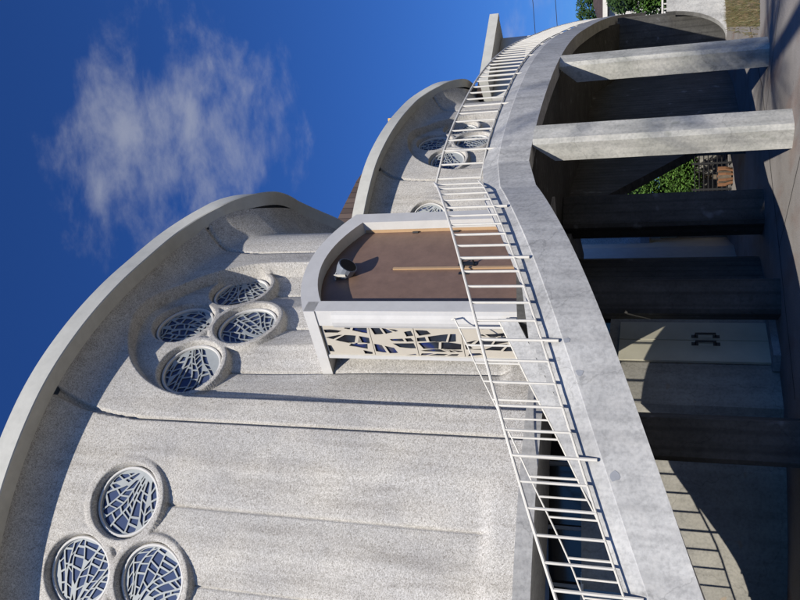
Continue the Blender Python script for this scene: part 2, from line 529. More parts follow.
# second bay of the same church, one bay further back
OFF = Vector((6.65, 15.25, -1.4))
for o in bay_objs+wins:
    c = o.copy(); COL.objects.link(c); c.parent = church; c.location = OFF - Vector(church.location)
    for ch in list(o.children):
        g = ch.copy(); COL.objects.link(g); g.parent = c

def cpart(mb, name, m, smooth=False):
    o = mb.build(name, m, None, smooth); set_parent(o, church); return o

# core of the building behind the bays (keeps sunlight out from behind)
mb = MB()
mb.prism([(-9,24,0),(.2,22.6,0),(1.6,26,0),(2.6,33,0),(3,36,0),(-9,36,0)], (0,0,12.2)); cpart(mb, 'nave_core', EAVE)

mb = MB()
q1 = [Vector((3.0,34,16.2)), Vector((3.87,34,15.8)), Vector((5.31,34,15.0)), Vector((6.4,34,14.1)), Vector((7.5,34,13.1)), Vector((7.0,34,12.0)), Vector((3.0,34,12.0))]
mb.prism(q1, (-3,5,.5)); cpart(mb, 'nave_roof', SHINGLE)
# roof cross (golden)
mb = MB(); c = Vector((8.35, 36, 12.6))
mb.box(c+Vector((-.07,-.07,0)), c+Vector((.07,.07,1.6))); mb.box(c+Vector((-.30,-.069,1.12)), c+Vector((.30,.069,1.24)))
cpart(mb, 'roof_cross', GOLD)

# ------------------------------------------------------------------ entrance porch
PO = Vector((-.2, 13.75, 0)); A = Vector((.6, .8, 0)); B = Vector((-.8, .6, 0)); Zv = Vector((0,0,1))
W_ = 3.4; ZL = 4.22
def W3(a, b, z): return PO + A*a + B*b + Zv*z
def arch_z(a, spring, rise, x0, x1):
    t = (a-x0)/(x1-x0)*2-1; return spring + rise*(1-t*t)
# front frame: jambs plus arched head
x0, x1 = .30, W_-.34
poly_out = [(0.0, ZL), (0.0, 8.2)] + [(W_*k/16, arch_z(W_*k/16, 8.2, .46, 0, W_)) for k in range(1, 16)] + [(W_, 8.2), (W_, ZL)]
poly_in = [(x1, ZL), (x1, 7.95)] + [(x1+(x0-x1)*k/16, arch_z(x1+(x0-x1)*k/16, 7.95, .40, x0, x1)) for k in range(1, 16)] + [(x0, 7.95), (x0, ZL)]
mb = MB()
n = len(poly_out)
vs = [W3(a, 0, z) for a, z in poly_out] + [W3(a, 0, z) for a, z in poly_in[::-1]] + [W3(a, .34, z) for a, z in poly_out] + [W3(a, .34, z) for a, z in poly_in[::-1]]
fs = []
for k in range(n-1):
    fs += [(k, k+1, n+k+1, n+k), (2*n+k, 3*n+k, 3*n+k+1, 2*n+k+1), (k, 2*n+k, 2*n+k+1, k+1), (n+k, n+k+1, 3*n+k+1, 3*n+k)]
mb.add(vs, fs)
cpart(mb, 'door_surround', CREAM)
# rounded corner pillar at the near side
mb = MB(); pts = []
ring = [(-.0,.0),(-.05,.03),(-.085,.09),(-.10,.17),(-.085,.25),(-.05,.32),(0,.34),(.1,.34),(.1,.02)]
mb.prism([W3(a-.005, b+.02, ZL) for a, b in ring], (0,0,3.42)); cpart(mb, 'corner_pillar', CREAM)
# header above the side panel, rear strip and porch roof
mb = MB(); mb.obox(PO, A, B, Zv, (-.02,.0,7.975), (.28,1.13,8.19)); cpart(mb, 'side_header', CREAM)
mb = MB()
polyr = [(.02, 8.21)] + [(W_*k/16, arch_z(W_*k/16, 8.2, .455, 0, W_)) for k in range(1, 16)] + [(W_-.01, 8.2)] + [(W_-.01, 8.0), (.02, 8.0)]
mb.prism([W3(a, .345, z) for a, z in polyr], B*2.4); cpart(mb, 'porch_roof', CREAM)
mb = MB(); mb.obox(PO, A, B, Zv, (W_-.3,.345,4.1), (W_-.015,2.4,7.99)); cpart(mb, 'side_wall', CREAM)
mb = MB(); mb.obox(PO, A, B, Zv, (.0,1.06,ZL), (.25,1.13,7.97)); cpart(mb, 'rear_strip', CREAM)

# side tracery sheets: bands that part and join like branches, with slanting openings between them
PQ = random.Random(5); NS = 8
PHS = [(PQ.uniform(0,6), PQ.uniform(0,6), PQ.uniform(1.2,2.4)) for _ in range(NS+1)]
def strand(i, y, w):
    a, b_, f = PHS[i]
    x = w*(i/NS) + .10*w*math.sin(y*f*1.3+a) + .03*w*math.sin(y*5.1+b_) + .10*w*math.sin(y*1.1+1.0)
    return x
def stream_holes(w, h, seed, y0):
    q = random.Random(seed); holes = []
    for i in range(NS):
        yl = q.uniform(.02,.10); yh = yl+q.uniform(-.06,.06); ts = (0,.33,.66,1); wb = q.uniform(.016,.024)
        while max(yl, yh) < h-.08:
            L = q.uniform(.12,.36); L1 = min(L+q.uniform(-.08,.08), h-.02-yl); L2 = min(L+q.uniform(-.08,.08), h-.02-yh)
            yl_, yh_ = max(yl,.016), max(yh,.016)
            lo = [(strand(i, y0+yl_+L1*t, w)+wb, yl_+L1*t) for t in ts]
            hi = [(strand(i+1, y0+yh_+L2*t, w)-wb, yh_+L2*t) for t in ts[::-1]]
            if all(hi[3-k][0]-lo[k][0] > .010 for k in range(4)) and q.random() < .86 and min(L1, L2) > .05 and max(p[1] for p in lo+hi) < h-.012:
                pl_ = [(min(w-.015, max(.015, x)), yy) for x, yy in lo+hi]
                if area(pl_) > .0009 and max(p[0] for p in pl_)-min(p[0] for p in pl_) > .02: holes.append(pl_)
            g = q.uniform(.035,.06); yl += L1+g; yh += L2+g
    return holes
pw = .70
zs = [ZL, 5.30, 6.17, 7.02, 7.96]
for k in range(4):
    h = zs[k+1]-zs[k]-.012
    me = sheet_with_holes([(0,0),(pw,0),(pw,h),(0,h)], stream_holes(pw, h, 40+k, zs[k]), .012)
    me.materials.clear(); me.materials.append(CREAMP)
    o = bpy.data.objects.new('tracery_panel', me); COL.objects.link(o)
    org = W3(.035, .355, zs[k])
    M = Matrix((( B.x, 0, -A.x, org.x), (B.y, 0, -A.y, org.y), (0, 1, 0, org.z), (0,0,0,1)))
    o.parent = church; o.matrix_basis = Matrix.Translation(-Vector(church.location)) @ M
mb = MB(); mb.obox(PO, A, B, Zv, (.06,.35,ZL), (.075,1.06,7.97)); cpart(mb, 'side_pane', PANEG)
mb = MB()
for b in (.342, 1.048): mb.obox(PO, A, B, Zv, (.01,b,ZL), (.05,b+.012,7.975))
cpart(mb, 'panel_trim', WHITE)

# door: two brown leaves under an arched brown head
xm = (x0+x1)/2
def leaf(a0, a1, name):
    mb = MB(); mb.obox(PO, A, B, Zv, (a0,.26,ZL+.02), (a1,.31,6.988)); o = cpart(mb, name, BROWN); return o
l1 = leaf(x0+.005, xm-.012, 'door_leaf'); l2 = leaf(xm+.012, x1-.005, 'door_leaf')
head = [(x0+.004, 6.99)] + [(x1-.004, 6.99)] + [(x1-.004, 7.94)] + [(x1+(x0-x1)*k/16, arch_z(x1+(x0-x1)*k/16, 7.945, .40, x0, x1)) for k in range(1, 16)] + [(x0+.004, 7.94)]
mb = MB(); mb.prism([W3(a, .26, z) for a, z in [(q_, 6.988 if w_ == 6.99 else w_) for q_, w_ in head]], B*.05); cpart(mb, 'door_head', BROWN)
mb = MB(); mb.obox(PO, A, B, Zv, (xm-.03,.225,ZL+.03), (xm+.03,.255,6.95)); o = mb.build('astragal', TAN); o.parent = l2; 
mb = MB(); mb.obox(PO, A, B, Zv, (x1-.014,.19,ZL+.03), (x1-.002,.258,7.93)); cpart(mb, 'door_stop', TAN)
def sub(mb, name, m, par, smooth=False):
    o = mb.build(name, m, None, smooth); o.parent = par; return o
for hh in (5.0, 5.95, 6.82):
    for (lf, a) in ((l1, x0+.02), (l2, x1-.05)):
        mb = MB(); p = W3(a, .245, hh); mb.tube([p-Zv*.06, p+Zv*.06], .022, 8); sub(mb, 'hinge', BLACK, lf)
mb = MB(); p = W3(xm+.16, .05, 5.47)
mb.tube([W3(xm+.16,.26,5.36), W3(xm+.16,.16,5.38), W3(xm+.16,.15,5.47), W3(xm+.16,.16,5.57), W3(xm+.16,.26,5.6)], .02, 8)
mb.obox(PO, A, B, Zv, (xm+.10,.246,5.3),(xm+.22,.259,5.66)); sub(mb, 'handle', BLACK, l2)
mb = MB(); p = W3(xm+.12,.12,5.50)
mb.tube([W3(xm-.16,.26,5.5), W3(xm-.16,.17,5.5), W3(xm-.05,.16,5.5)], .018, 8); mb.obox(PO, A, B, Zv, (xm-.2,.246,5.4),(xm-.12,.259,5.6)); sub(mb, 'handle', BLACK, l1)
# threshold step in front of the porch
mb = MB(); mb.obox(PO, A, B, Zv, (-.12,-.25,3.95), (W_,1.3,4.219)); cpart(mb, 'threshold', BAND)

# ------------------------------------------------------------------ lower storey
def Q(s, z, d=0): return P(s, z, d)
LW = MB(); S = np.linspace(-9.6, 11.0, 160)
def dlow(s): return -2.1 + .95*min(1, max(0, (s-1.8)/2.8)) + .35*float(sstep(np.array(s), 5.4, 5.7))
vs = []; fs = []
door_s0, door_s1 = 6.72, 8.1
for k, s in enumerate(S):
    d0 = dlow(s); zt = 3.25 if s < 5.2 else 2.9; vs += [Q(s, 0, d0), Q(s, zt, d0), Q(s, zt+.005, d0-.12)]
for k in range(len(S)-1):
    for j in range(2): fs.append((k*3+j, (k+1)*3+j, (k+1)*3+j+1, k*3+j+1))
LW.add(vs, fs)
cpart(LW, 'lower_wall', LOWER)
mb = MB(); vs = []; fs = []
for k, s in enumerate(np.linspace(8.4, 13.5, 14)): vs += [Q(s, 0, dlow(s)+.02), Q(s, 3.95, dlow(s)+.02)]
for k in range(13): fs.append((k*2, (k+1)*2, (k+1)*2+1, k*2+1))
mb.add(vs, fs); cpart(mb, 'shaded_wall_panel', SHADEC)  # dark sheet over the lower wall, undercroft shade put into its colour
# dark strip windows above the lower wall
vs = []; fs = []
for k, s in enumerate(S): d0 = dlow(s); vs += [Q(s, 2.7, d0-.1), Q(s, 3.83, d0-.1)]
for k in range(len(S)-1): fs.append((k*2, (k+1)*2, (k+1)*2+1, k*2+1))
mb = MB().add(vs, fs); cpart(mb, 'strip_window_glass', GLASSD)
for s in np.arange(-3, 7, 1.25):
    o, r, up, out = disc_frame(s, 2.78, dlow(s)); mb = MB()
    mb.obox(o, r, out, up, (-.03,-.1,0), (.03,-.03,1.05)); cpart(mb, 'mullion', LAMPG)
# cream framed pale window at the far left
o, r, up, out = disc_frame(2.55, 2.5, dlow(0))
fr = MB(); w_, h_ = 1.6, .72
fr.obox(o, r, out, up, (-w_,.0,-.05),(.05,.09,.0)); fr.obox(o, r, out, up, (0,.0,.002),(.05,.088,h_)); fr.obox(o, r, out, up, (-w_-.05,0,.002),(-w_,.088,h_))
fr.obox(o, r, out, up, (-w_-.05,0,h_+.002),(.05,.086,h_+.05))
fo = cpart(fr, 'window', WHITE)
mb = MB(); mb.obox(o, r, out, up, (-w_+.002,.01,.002),(-.002,.04,h_-.002)); sub(mb, 'pane', GLASSL, fo)
for nm in ('lower_wall', 'strip_window_glass'):
    src = bpy.data.objects[nm]; c = src.copy(); COL.objects.link(c); c.location = src.location + OFF + Vector((0,0,-.3))
# cream double door at ground level
for (a, b) in ((6.75, 7.38), (7.40, 8.03)):
    o, r, up, out = disc_frame((a+b)/2, 0, dlow(7)); L = (b-a)/2*(6.9/7.7)
    mb = MB(); mb.obox(o, r, out, up, (-L,.02,.12),(L,.07,2.7)); dl = cpart(mb, 'lower_door', DOORC)
    sx = L-.1 if a < 7 else -L+.1
    mb = MB()
    p0 = o+r*sx+out*.07
    mb.tube([p0+up*1.0, p0+up*1.0+out*.07, p0+up*1.35+out*.07, p0+up*1.35], .02, 6)
    mb.obox(p0, r, out, up, (-.04,-.0,.93),(.04,.012,1.05)); mb.obox(p0, r, out, up, (-.04,-.0,1.3),(.04,.012,1.42))
    sub(mb, 'handle', BLACK, dl)
mb = MB()
for k, s in enumerate(np.linspace(6.5, 8.3, 5)):
    pass
o, r, up, out = disc_frame(7.39, 0, dlow(7)); mb.obox(o, r, out, up, (-.75,0,.0),(.75,.35,.12)); cpart(mb, 'door_step', BAND)

# floodlight over the entrance
fl = empty('floodlight', W3(1.55, -.05, 8.0))
tag(fl, 'small grey floodlight in a white bracket above the brown entrance doors', 'floodlight')
def fpart(mb, name, m, par=fl, smooth=False):
    o = mb.build(name, m, None, smooth); set_parent(o, par); return o
mb = MB(); bo = W3(1.5, .12, 8.06)
mb.obox(bo, A, B, Zv, (-.19,.02,-.02),(.19,.12,.0)); mb.obox(bo, A, B, Zv, (-.19,.0,-.24),(-.165,.05,-.001)); mb.obox(bo, A, B, Zv, (.165,.0,-.24),(.19,.05,-.001))
fpart(mb, 'bracket', WHITE)
mb = MB(); c0 = W3(1.5, .17, 7.90); dirn = (A*.1 - B*.75 - Zv*.55).normalized()
mb.tube([c0-dirn*.12, c0-dirn*.09, c0+dirn*.05, c0+dirn*.12, c0+dirn*.17], [.08,.15,.19,.195,.195], 16); fpart(mb, 'lamp_body', LAMPG, smooth=False)
mb = MB(); mb.tube([c0+dirn*.171, c0+dirn*.178], .17, 16); fpart(mb, 'lamp_glass', GLASSD)

# ------------------------------------------------------------------ raised walkway and curved stair
CS = (-3.55, 15.1)
def Rphi(phi): return 5.74 + .26*float(sstep(np.array(70.7-phi), 10, 50))
def stair_pt(phi, z, dr=0):
    r = Rphi(phi)+dr; a = R_(phi); return Vector((CS[0]+r*math.sin(a), CS[1]-r*math.cos(a), z))
def z_br(phi): return max(2.2+.0372*(phi-2), .05)
PATH = [(2.2,13.42),(2.7,13.88),(3.6,15.0),(4.8,16.85),(6.1,19.6),(7.35,22.9),(8.85,26.9),(10.35,31),(12,36)]
ZT = [4.76,4.78,4.78,4.78,4.76,4.70,4.62,4.05,3.0]
ZBt = [3.98,3.98,3.97,3.95,3.95,3.95,3.9,3.55,2.75]
def resample(nodes, step):
    pts = smooth_nodes(nodes, 2); L = np.concatenate([[0], np.cumsum(np.hypot(*(pts[1:,:2]-pts[:-1,:2]).T))])
    t = np.arange(0, L[-1], step); return np.stack([np.interp(t, L, pts[:,i]) for i in range(pts.shape[1])], 1)
FP = resample([(x,y,a,b) for (x,y),a,b in zip(PATH, ZT, ZBt)], .25)
def side(pts, k):
    a = pts[max(k-1,0)]; b = pts[min(k+1,len(pts)-1)]
    t = Vector((b[0]-a[0], b[1]-a[1], 0)).normalized(); return Vector((t.y, -t.x, 0))   # outward (towards the street)
walk = empty('raised_walkway', (1.87, 13.2, 0))
tag(walk, 'curving raised concrete walkway and stair carried on stout piers in front of the church', 'walkway')
def wpart(mb, name, m, smooth=False):
    o = mb.build(name, m, None, smooth); set_parent(o, walk); return o
def fascia(sections, name, m=CONC):
    k = len(sections[0]); vs = [p for s in sections for p in s]
    fs = [(i*k+j, (i+1)*k+j, (i+1)*k+(j+1)%k, i*k+(j+1)%k) for i in range(len(sections)-1) for j in range(k)]
    fs += [tuple(range(k)), tuple((len(sections)-1)*k+j for j in range(k))[::-1]]
    return soften(wpart(MB().add(vs, fs), name, m), 25)
# level part
secs = []
for k in range(len(FP)):
    x, y, zt, zb = FP[k]; o = side(FP, k); p = Vector((x, y, 0))
    if k == 0: o = (o + Vector((math.sin(R_(70.7)), -math.cos(R_(70.7)), 0))).normalized()
    secs.append([p+o*.09+Zv*zb, p+o*.09+Zv*(zt-.27), p+o*.075+Zv*(zt-.255), p+o*.0+Zv*zt, p-o*.22+Zv*zt, p-o*.22+Zv*zb])
fascia(secs, 'fascia')
# stair part
secs = []; PH = np.arange(70.7, -62, -2.2)
for i, phi in enumerate(PH):
    zt = z_br(phi)+.01; zb = max(zt-.83, -.05)
    if i == 0: zt = 4.76; zb = 3.98
    if i == 1:
        continue
    if i == 0:
        p0 = Vector((FP[0][0], FP[0][1], 0)); o_ = (side(FP, 0) + Vector((math.sin(R_(70.7)), -math.cos(R_(70.7)), 0))).normalized()
        secs.append([p0+o_*.09+Zv*zb, p0+o_*.09+Zv*(zt-.27), p0+o_*.075+Zv*(zt-.255), p0+Zv*zt, p0-o_*.22+Zv*zt, p0-o_*.22+Zv*zb]); continue
    secs.append([stair_pt(phi, zb, .09), stair_pt(phi, max(zt-.27, zb+.01), .09), stair_pt(phi, max(zt-.255, zb+.02), .075), stair_pt(phi, zt, 0), stair_pt(phi, zt, -.22), stair_pt(phi, zb, -.22)])
fascia(secs, 'stair_fascia')
# inner line of the stair
IN = [(-.32,13.6,4.54),(-.76,13.52,4.30),(-1.25,13.42,4.05),(-2.11,13.2,3.54),(-2.89,13.0,3.12),(-3.57,12.9,2.75),(-4.12,12.85,2.48),(-4.62,12.87,2.30),(-6.0,13.2,1.75),(-7.5,14.4,1.1),(-8.6,16.2,.3)]
IP = resample(IN, .22)
secs = []
for k in range(len(IP)):
    x, y, z = IP[k]; o = side(IP, k); p = Vector((x, y, 0))
    z0 = z-.02-.33*min(1, max(0, (-3.0-x)/1.6)); zb = max(z0-.3, -.05)
    secs.append([p+o*.12+Zv*zb, p+o*.12+Zv*z0, p-o*.06+Zv*z0, p-o*.06+Zv*zb])
fascia(secs, 'inner_kerb')
# steps between inner and outer lines
ns = 30; vs_all = MB()
izs = IP[::-1,2]
def inner_at(z): return Vector((float(np.interp(z, izs, IP[::-1,0])), float(np.interp(z, izs, IP[::-1,1])), 0))
for k in range(ns):
    ph0, ph1 = 70.7-k*3.9, 70.7-(k+1)*3.9
    z0_, z1_ = z_br(ph0), z_br(ph1)
    a = stair_pt(ph0, 0, -.2); b = stair_pt(ph1, 0, -.2); c = inner_at(z1_); d = inner_at(z0_)
    if (c-d).length < .02: d = d + Vector((.03,.02,0))
    zt = min(z1_-.22, 3.98); lo = lambda z: Zv*max(min(z-.60, zt-.1), -.05)
    zt = max(zt, .02)
    vs_all.hexa([a+lo(z0_), b+lo(z1_), c+lo(z1_), d+lo(z0_), a+Zv*zt, b+Zv*zt, c+Zv*zt, d+Zv*zt])
wpart(vs_all, 'steps', CONC)
# landing and deck slab
inner = [Vector((3.7,21.9,0)), Vector((6.4,26.2,0)), Vector((8.0,30.5,0)), Vector((9.6,36,0))]
outer = [Vector((x,y,0)) for x, y in PATH]
poly = [Vector((1.87,13.25,0)), Vector((-.3,13.5,0)), Vector((-1.0,14.3,0)), Vector((.1,16,0)), Vector((2.0,19.2,0)), Vector((3.0,21,0))]
mb = MB()
lp = [poly[0], Vector((2.5,13.85,0)), Vector((3.5,15.1,0)), Vector((4.65,16.95,0)), Vector((5.95,19.7,0)), Vector((3.9,22,0)), Vector((3.0,21,0)), poly[4], poly[3], poly[2], poly[1]]
mb.prism([p+Zv*4.0 for p in lp], (0,0,.2))
mb.hexa([v+Zv*4.05 for v in (Vector((5.9,19.6,0)), Vector((8.7,26.9,0)), inner[1], inner[0])] + [v+Zv*4.22 for v in (Vector((5.9,19.6,0)), Vector((8.7,26.9,0)), inner[1], inner[0])])
mb.hexa([v+Zv*z for v, z in ((Vector((8.7,26.9,0)),4.1), (Vector((11.85,36,0)),2.3), (inner[3],2.3), (inner[1],4.1))] + [v+Zv*z for v, z in ((Vector((8.7,26.9,0)),4.49), (Vector((11.85,36,0)),2.7), (inner[3],2.7), (inner[1],4.49))])
wpart(mb, 'deck', SHADEC)
# curved wall under the inner side of the walkway
mb = MB(); L = [(3.9,22.0,4.11),(5.0,23.9,4.11),(6.4,26.2,4.1),(7.4,28.6,3.6),(8.4,31,3.3),(9.3,33.4,2.9),(9.6,36,2.3)]
secs = [[Vector((x,y,0)), Vector((x,y,z)), Vector((x-.25,y+.12,z)), Vector((x-.25,y+.12,0))] for x, y, z in L]
fascia(secs, 'rear_wall', SHADEC)
mb = MB(); mb.prism([Vector((7.2,29.75,0)), Vector((10.0,30.05,0)), Vector((10.0,30.05,3.55)), Vector((7.2,29.75,3.75))], (-.03,.25,0)); wpart(mb, 'rear_wall', SHADEC)
mb = MB(); mb.prism([Vector((3.78,21.85,1.2)), Vector((3.78,21.85,4.04)), Vector((2.3,19.0,4.04)), Vector((2.3,19.0,3.25))], (-.2,.1,0)); wpart(mb, 'haunch', SHADEC)
# abutment: pale wall where the far span comes down, with its curved edge
ab = [(9.95,0.02),(9.05,0.02)]
for t in np.linspace(0, 1, 12):
    a = t*PI/2; ab.append((8.80+ 1.05*math.sin(a)**1.2, 1.75-1.75*math.cos(a)))
prof = [(8.80,0.0)] + [(8.80+1.0*math.sin(t*PI/2), 1.9*(1-math.cos(t*PI/2))) for t in np.linspace(.1,1,10)] + [(10.6,1.9),(10.6,0.0)]
mb = MB(); mb.prism([Vector((x, 29.2+(x-8.8)*.1, z)) for x, z in prof], (0,.4,0)); wpart(mb, 'abutment', CONC)

# piers
def pier(px, py, ta, zt, m=PIER, wt=.47, wr=.42, cut=.36):
    """px,py: street-side corner; ta: direction angle of the tangential face"""
    t = Vector((math.cos(ta), math.sin(ta), 0)); n_ = Vector((-t.y, t.x, 0)); o = Vector((px, py, 0))
    ch = .07
    def ringat(z, rr):
        return [o+n_*rr+Zv*z, o+n_*ch*.9+Zv*z, o+t*ch+Zv*z, o+t*(wt-.02)+Zv*z, o+t*wt+n_*.03+Zv*z, o+t*wt+n_*rr+Zv*z]
    R3 = [ringat(0, wr), ringat(.05, wr), ringat(zt-cut, wr), ringat(zt-.02, .10)]
    vs = [p for r in R3 for p in r]; k = 6
    fs = [(i*k+j, i*k+(j+1)%k, (i+1)*k+(j+1)%k, (i+1)*k+j) for i in range(3) for j in range(k)] + [tuple(range(k))[::-1], tuple(3*k+j for j in range(k))]
    return wpart(MB().add(vs, fs), 'pier', m)
pier(2.63, 13.63, R_(43), 3.99); pier(4.81, 16.9, R_(52), 3.97)
pier(1.55, 17.75, R_(20), 4.0, m=SHADEC, wt=.75, wr=.6, cut=.1)
pier(-.22, 15.2, R_(15), 4.0, m=SHADEC, wt=.62, wr=.5, cut=.1)
pier(-2.25, 12.05, R_(5), 2.5, m=SHADEC, wt=.62, wr=1.0, cut=.05)
# rust and repair patches on the stair ledge
for phi, s_, zz in ((30.5,.05,0),(26.5,.05,-.02),(15.5,.07,-.03),(0,.10,-.06)):
    c = stair_pt(phi, z_br(phi)-.30, .089); r = Vector((math.cos(R_(phi)), math.sin(R_(phi)), 0)); o = r.cross(Zv)
    if o.dot(c-Vector((CS[0],CS[1],c.z))) < 0: o = -o
    pts = []
    for j in range(11):
        a = 2*PI*j/11; q = .8*s_*rng.uniform(.75,1.2); pts.append(c + r*math.cos(a)*q + Zv*(math.sin(a)*q*1.1+zz) + o*.001)
    mb = MB(); mb.prism(pts, o*.003); wpart(mb, 'repair_patch', m_paint('patch_mortar', (.34,.35,.37), .9, .2, .1) if 'patch_mortar' not in bpy.data.materials else bpy.data.materials['patch_mortar'])

# ------------------------------------------------------------------ railings
def railing(name, label, pts, spacing, post_every, post_drop, r_top, first_post=0):
    """pts: array x,y,z of the bottom rail"""
    root = empty(name, tuple(pts[0][:3])); tag(root, label, 'railing')
    def rp(mb, nm, m=WHITE):
        o = mb.build(nm, m); set_parent(o, root); return o
    P3 = [Vector(p[:3]) for p in pts]
    H = .75
    mb = MB(); mb.tube([p+Zv*H for p in P3], r_top, 8); rp(mb, 'top_rail')
    mb = MB(); mb.tube(P3, .014, 6); rp(mb, 'bottom_rail')
    arr = np.array([tuple(p) for p in P3]); L = np.concatenate([[0], np.cumsum(np.hypot(*(arr[1:,:2]-arr[:-1,:2]).T))])
    t = spacing/2; k = first_post
    proto = None; protop = None
    while t < L[-1]:
        q = Vector([np.interp(t, L, arr[:,i]) for i in range(3)])
        ispost = post_every and k % post_every == 0
        if ispost:
            if protop is None:
                mb = MB(); mb.tube([(0,0,-post_drop),(0,0,H)], .021, 6); protop = mb.build('post', WHITE); o = protop
            else: o = protop.copy(); COL.objects.link(o)
        else:
            if proto is None:
                mb = MB(); mb.tube([(0,0,0),(0,0,H)], .0175, 6); proto = mb.build('baluster', WHITE); o = proto
            else: o = proto.copy(); COL.objects.link(o)
        o.parent = root; o.location = q-root.location
        t += spacing; k += 1
    return root
pts = [tuple(stair_pt(phi, z_br(phi), .09)) for phi in np.arange(70.5, -50, -3)]
pts[0] = (pts[0][0], pts[0][1], 4.77)
railing('stair_railing', 'white steel railing along the outer, street side edge of the curving stair', pts, .285, 5, .2, .02, 1)
lp = []
lp.append((1.90,13.22,4.77))
for k in range(1, len(FP)-4):
    x, y, zt, zb = FP[k]; o = side(FP, k); lp.append((x+o.x*.03, y+o.y*.03, zt-.01 if k else 4.77))
railing('walkway_railing', 'white steel railing curving away along the level walkway past the far church bay', lp[::2], .34, 5, .16, .022, 3)
ip = [(x, y, z) for x, y, z in IP]
rt = railing('stair_railing', 'white steel railing on the church side of the stair, starting at the side tracery panel', ip, .30, 4, .12, .014, 0)
mb = MB(); a = Vector(ip[0]); mb.tube([a+Zv*.75, a+Vector((-.02,.10,.83)), a+Vector((.02,.25,.70))], .016, 6); o = mb.build('end_hook', WHITE); set_parent(o, rt)

# ------------------------------------------------------------------ far flat-roofed wing behind the walkway
hall = empty('flat_roofed_wing', (12.0, 36, 0)); tag(hall, 'low cream wing with deep flat roof edge beyond the far church bay', 'building')
def hpart(mb, name, m, par=hall):
    o = mb.build(name, m, None); set_parent(o, par); return o
mb = MB(); d = Vector((3.53, 2.25, 0)).normalized(); n_ = Vector((d.y, -d.x, 0)); o0 = Vector((9.0, 33.75, 0))
mb.obox(o0, d, n_, Zv, (0,-.0,8.98),(4.2,.25,9.38)); hpart(mb, 'roof_edge', EAVE)
mb = MB(); mb.obox(o0, d, n_, Zv, (0,-4,9.0),(4.19,-.003,9.35)); hpart(mb, 'roof_slab', EAVE)
mb = MB(); mb.obox(o0, d, n_, Zv, (0,-4,0),(3.8,-.8,8.99)); hpart(mb, 'wall', CREAM)
mb = MB(); q = [o0+d*.2+n_*-.1, o0+d*1.9+n_*-.1, o0+d*1.6+n_*-3.2, o0+d*.4+n_*-3.2]
mb.hexa([v+Zv*9.41 for v in q] + [v+Zv*(9.5+(.9 if i > 1 else 0)) for i, v in enumerate(q)]); hpart(mb, 'roof', SHINGLE)

# ------------------------------------------------------------------ ground and surroundings
g = meshobj('ground', [(-400,-400,-.004),(400,-400,-.004),(400,600,-.004),(-400,600,-.004)], [(0,1,2,3)], m_concrete('low_bounce_ground', (.045,.043,.042), (.075,.072,.07), .2)); tag(g, kind='structure')  # unseen ground around the paving, made dark to cut bounced light
g = meshobj('pavement', [(-14,7.5,0),(18,7.5,0),(18,36,0),(-14,36,0)], [(0,1,2,3)], GROUND); tag(g, kind='structure')
JO = mat('joint_tar', (.05,.045,.04), .9, .1)[0]
mb = MB()
for (p, q, w) in (((-1.5,13.6),(4.4,18.3),.035),((4.4,18.3),(13,29.5),.035),((.9,15.5),(4.6,8.0),.02),((3.6,17.65),(8.6,10.5),.02)):
    p = Vector((*p,0)); q = Vector((*q,0)); d = (q-p).normalized(); nn = Vector((-d.y,d.x,0))*w/2
    mb.add([p-nn+Zv*.004, q-nn+Zv*.004, q+nn+Zv*.004, p+nn+Zv*.004], [(0,1,2,3)])
tag(mb.build('pavement_joint', JO), kind='structure')
# dry grassy bank rising beside the far end
def bank():
    vs = []; fs = []; nx, ny = 60, 90
    for i in range(nx):
        for j in range(ny):
            t = j/(ny-1); y = 18.7+t*11.0; x = 5.75+t*3.45 + i*.2
            edge = min(1, i/6)*min(1, j/6)
            vs.append((x, y, .006+edge*(.012*i + rng.uniform(0,.004))))
    for i in range(nx-1):
        for j in range(ny-1): fs.append((i*ny+j, (i+1)*ny+j, (i+1)*ny+j+1, i*ny+j+1))
    return meshobj('grass_bank', vs, fs, BANKM, None, True)
tag(bank(), kind='structure')
def dry_grass():
    q = random.Random(9); mb = MB()
    for _ in range(5200):
        t = q.random(); y = 18.6+t*10.4; x = 5.7+t*3.45 + q.random()**1.4*5 - (.25 if q.random() < .12 else 0)
        a = q.uniform(0, 2*PI); h = q.uniform(.05,.20); w = .012; p = Vector((x, y, 0)); d = Vector((math.cos(a), math.sin(a), 0))
        mb.add([p-d*w, p+d*w, p+Vector((q.uniform(-.06,.06), q.uniform(-.06,.06), h))], [(0,1,2)])
    return mb.build('dry_grass', BANKM)
tag(dry_grass(), 'short dry brown and green grass growing on the bank beside the pavement', 'grass', kind='stuff')

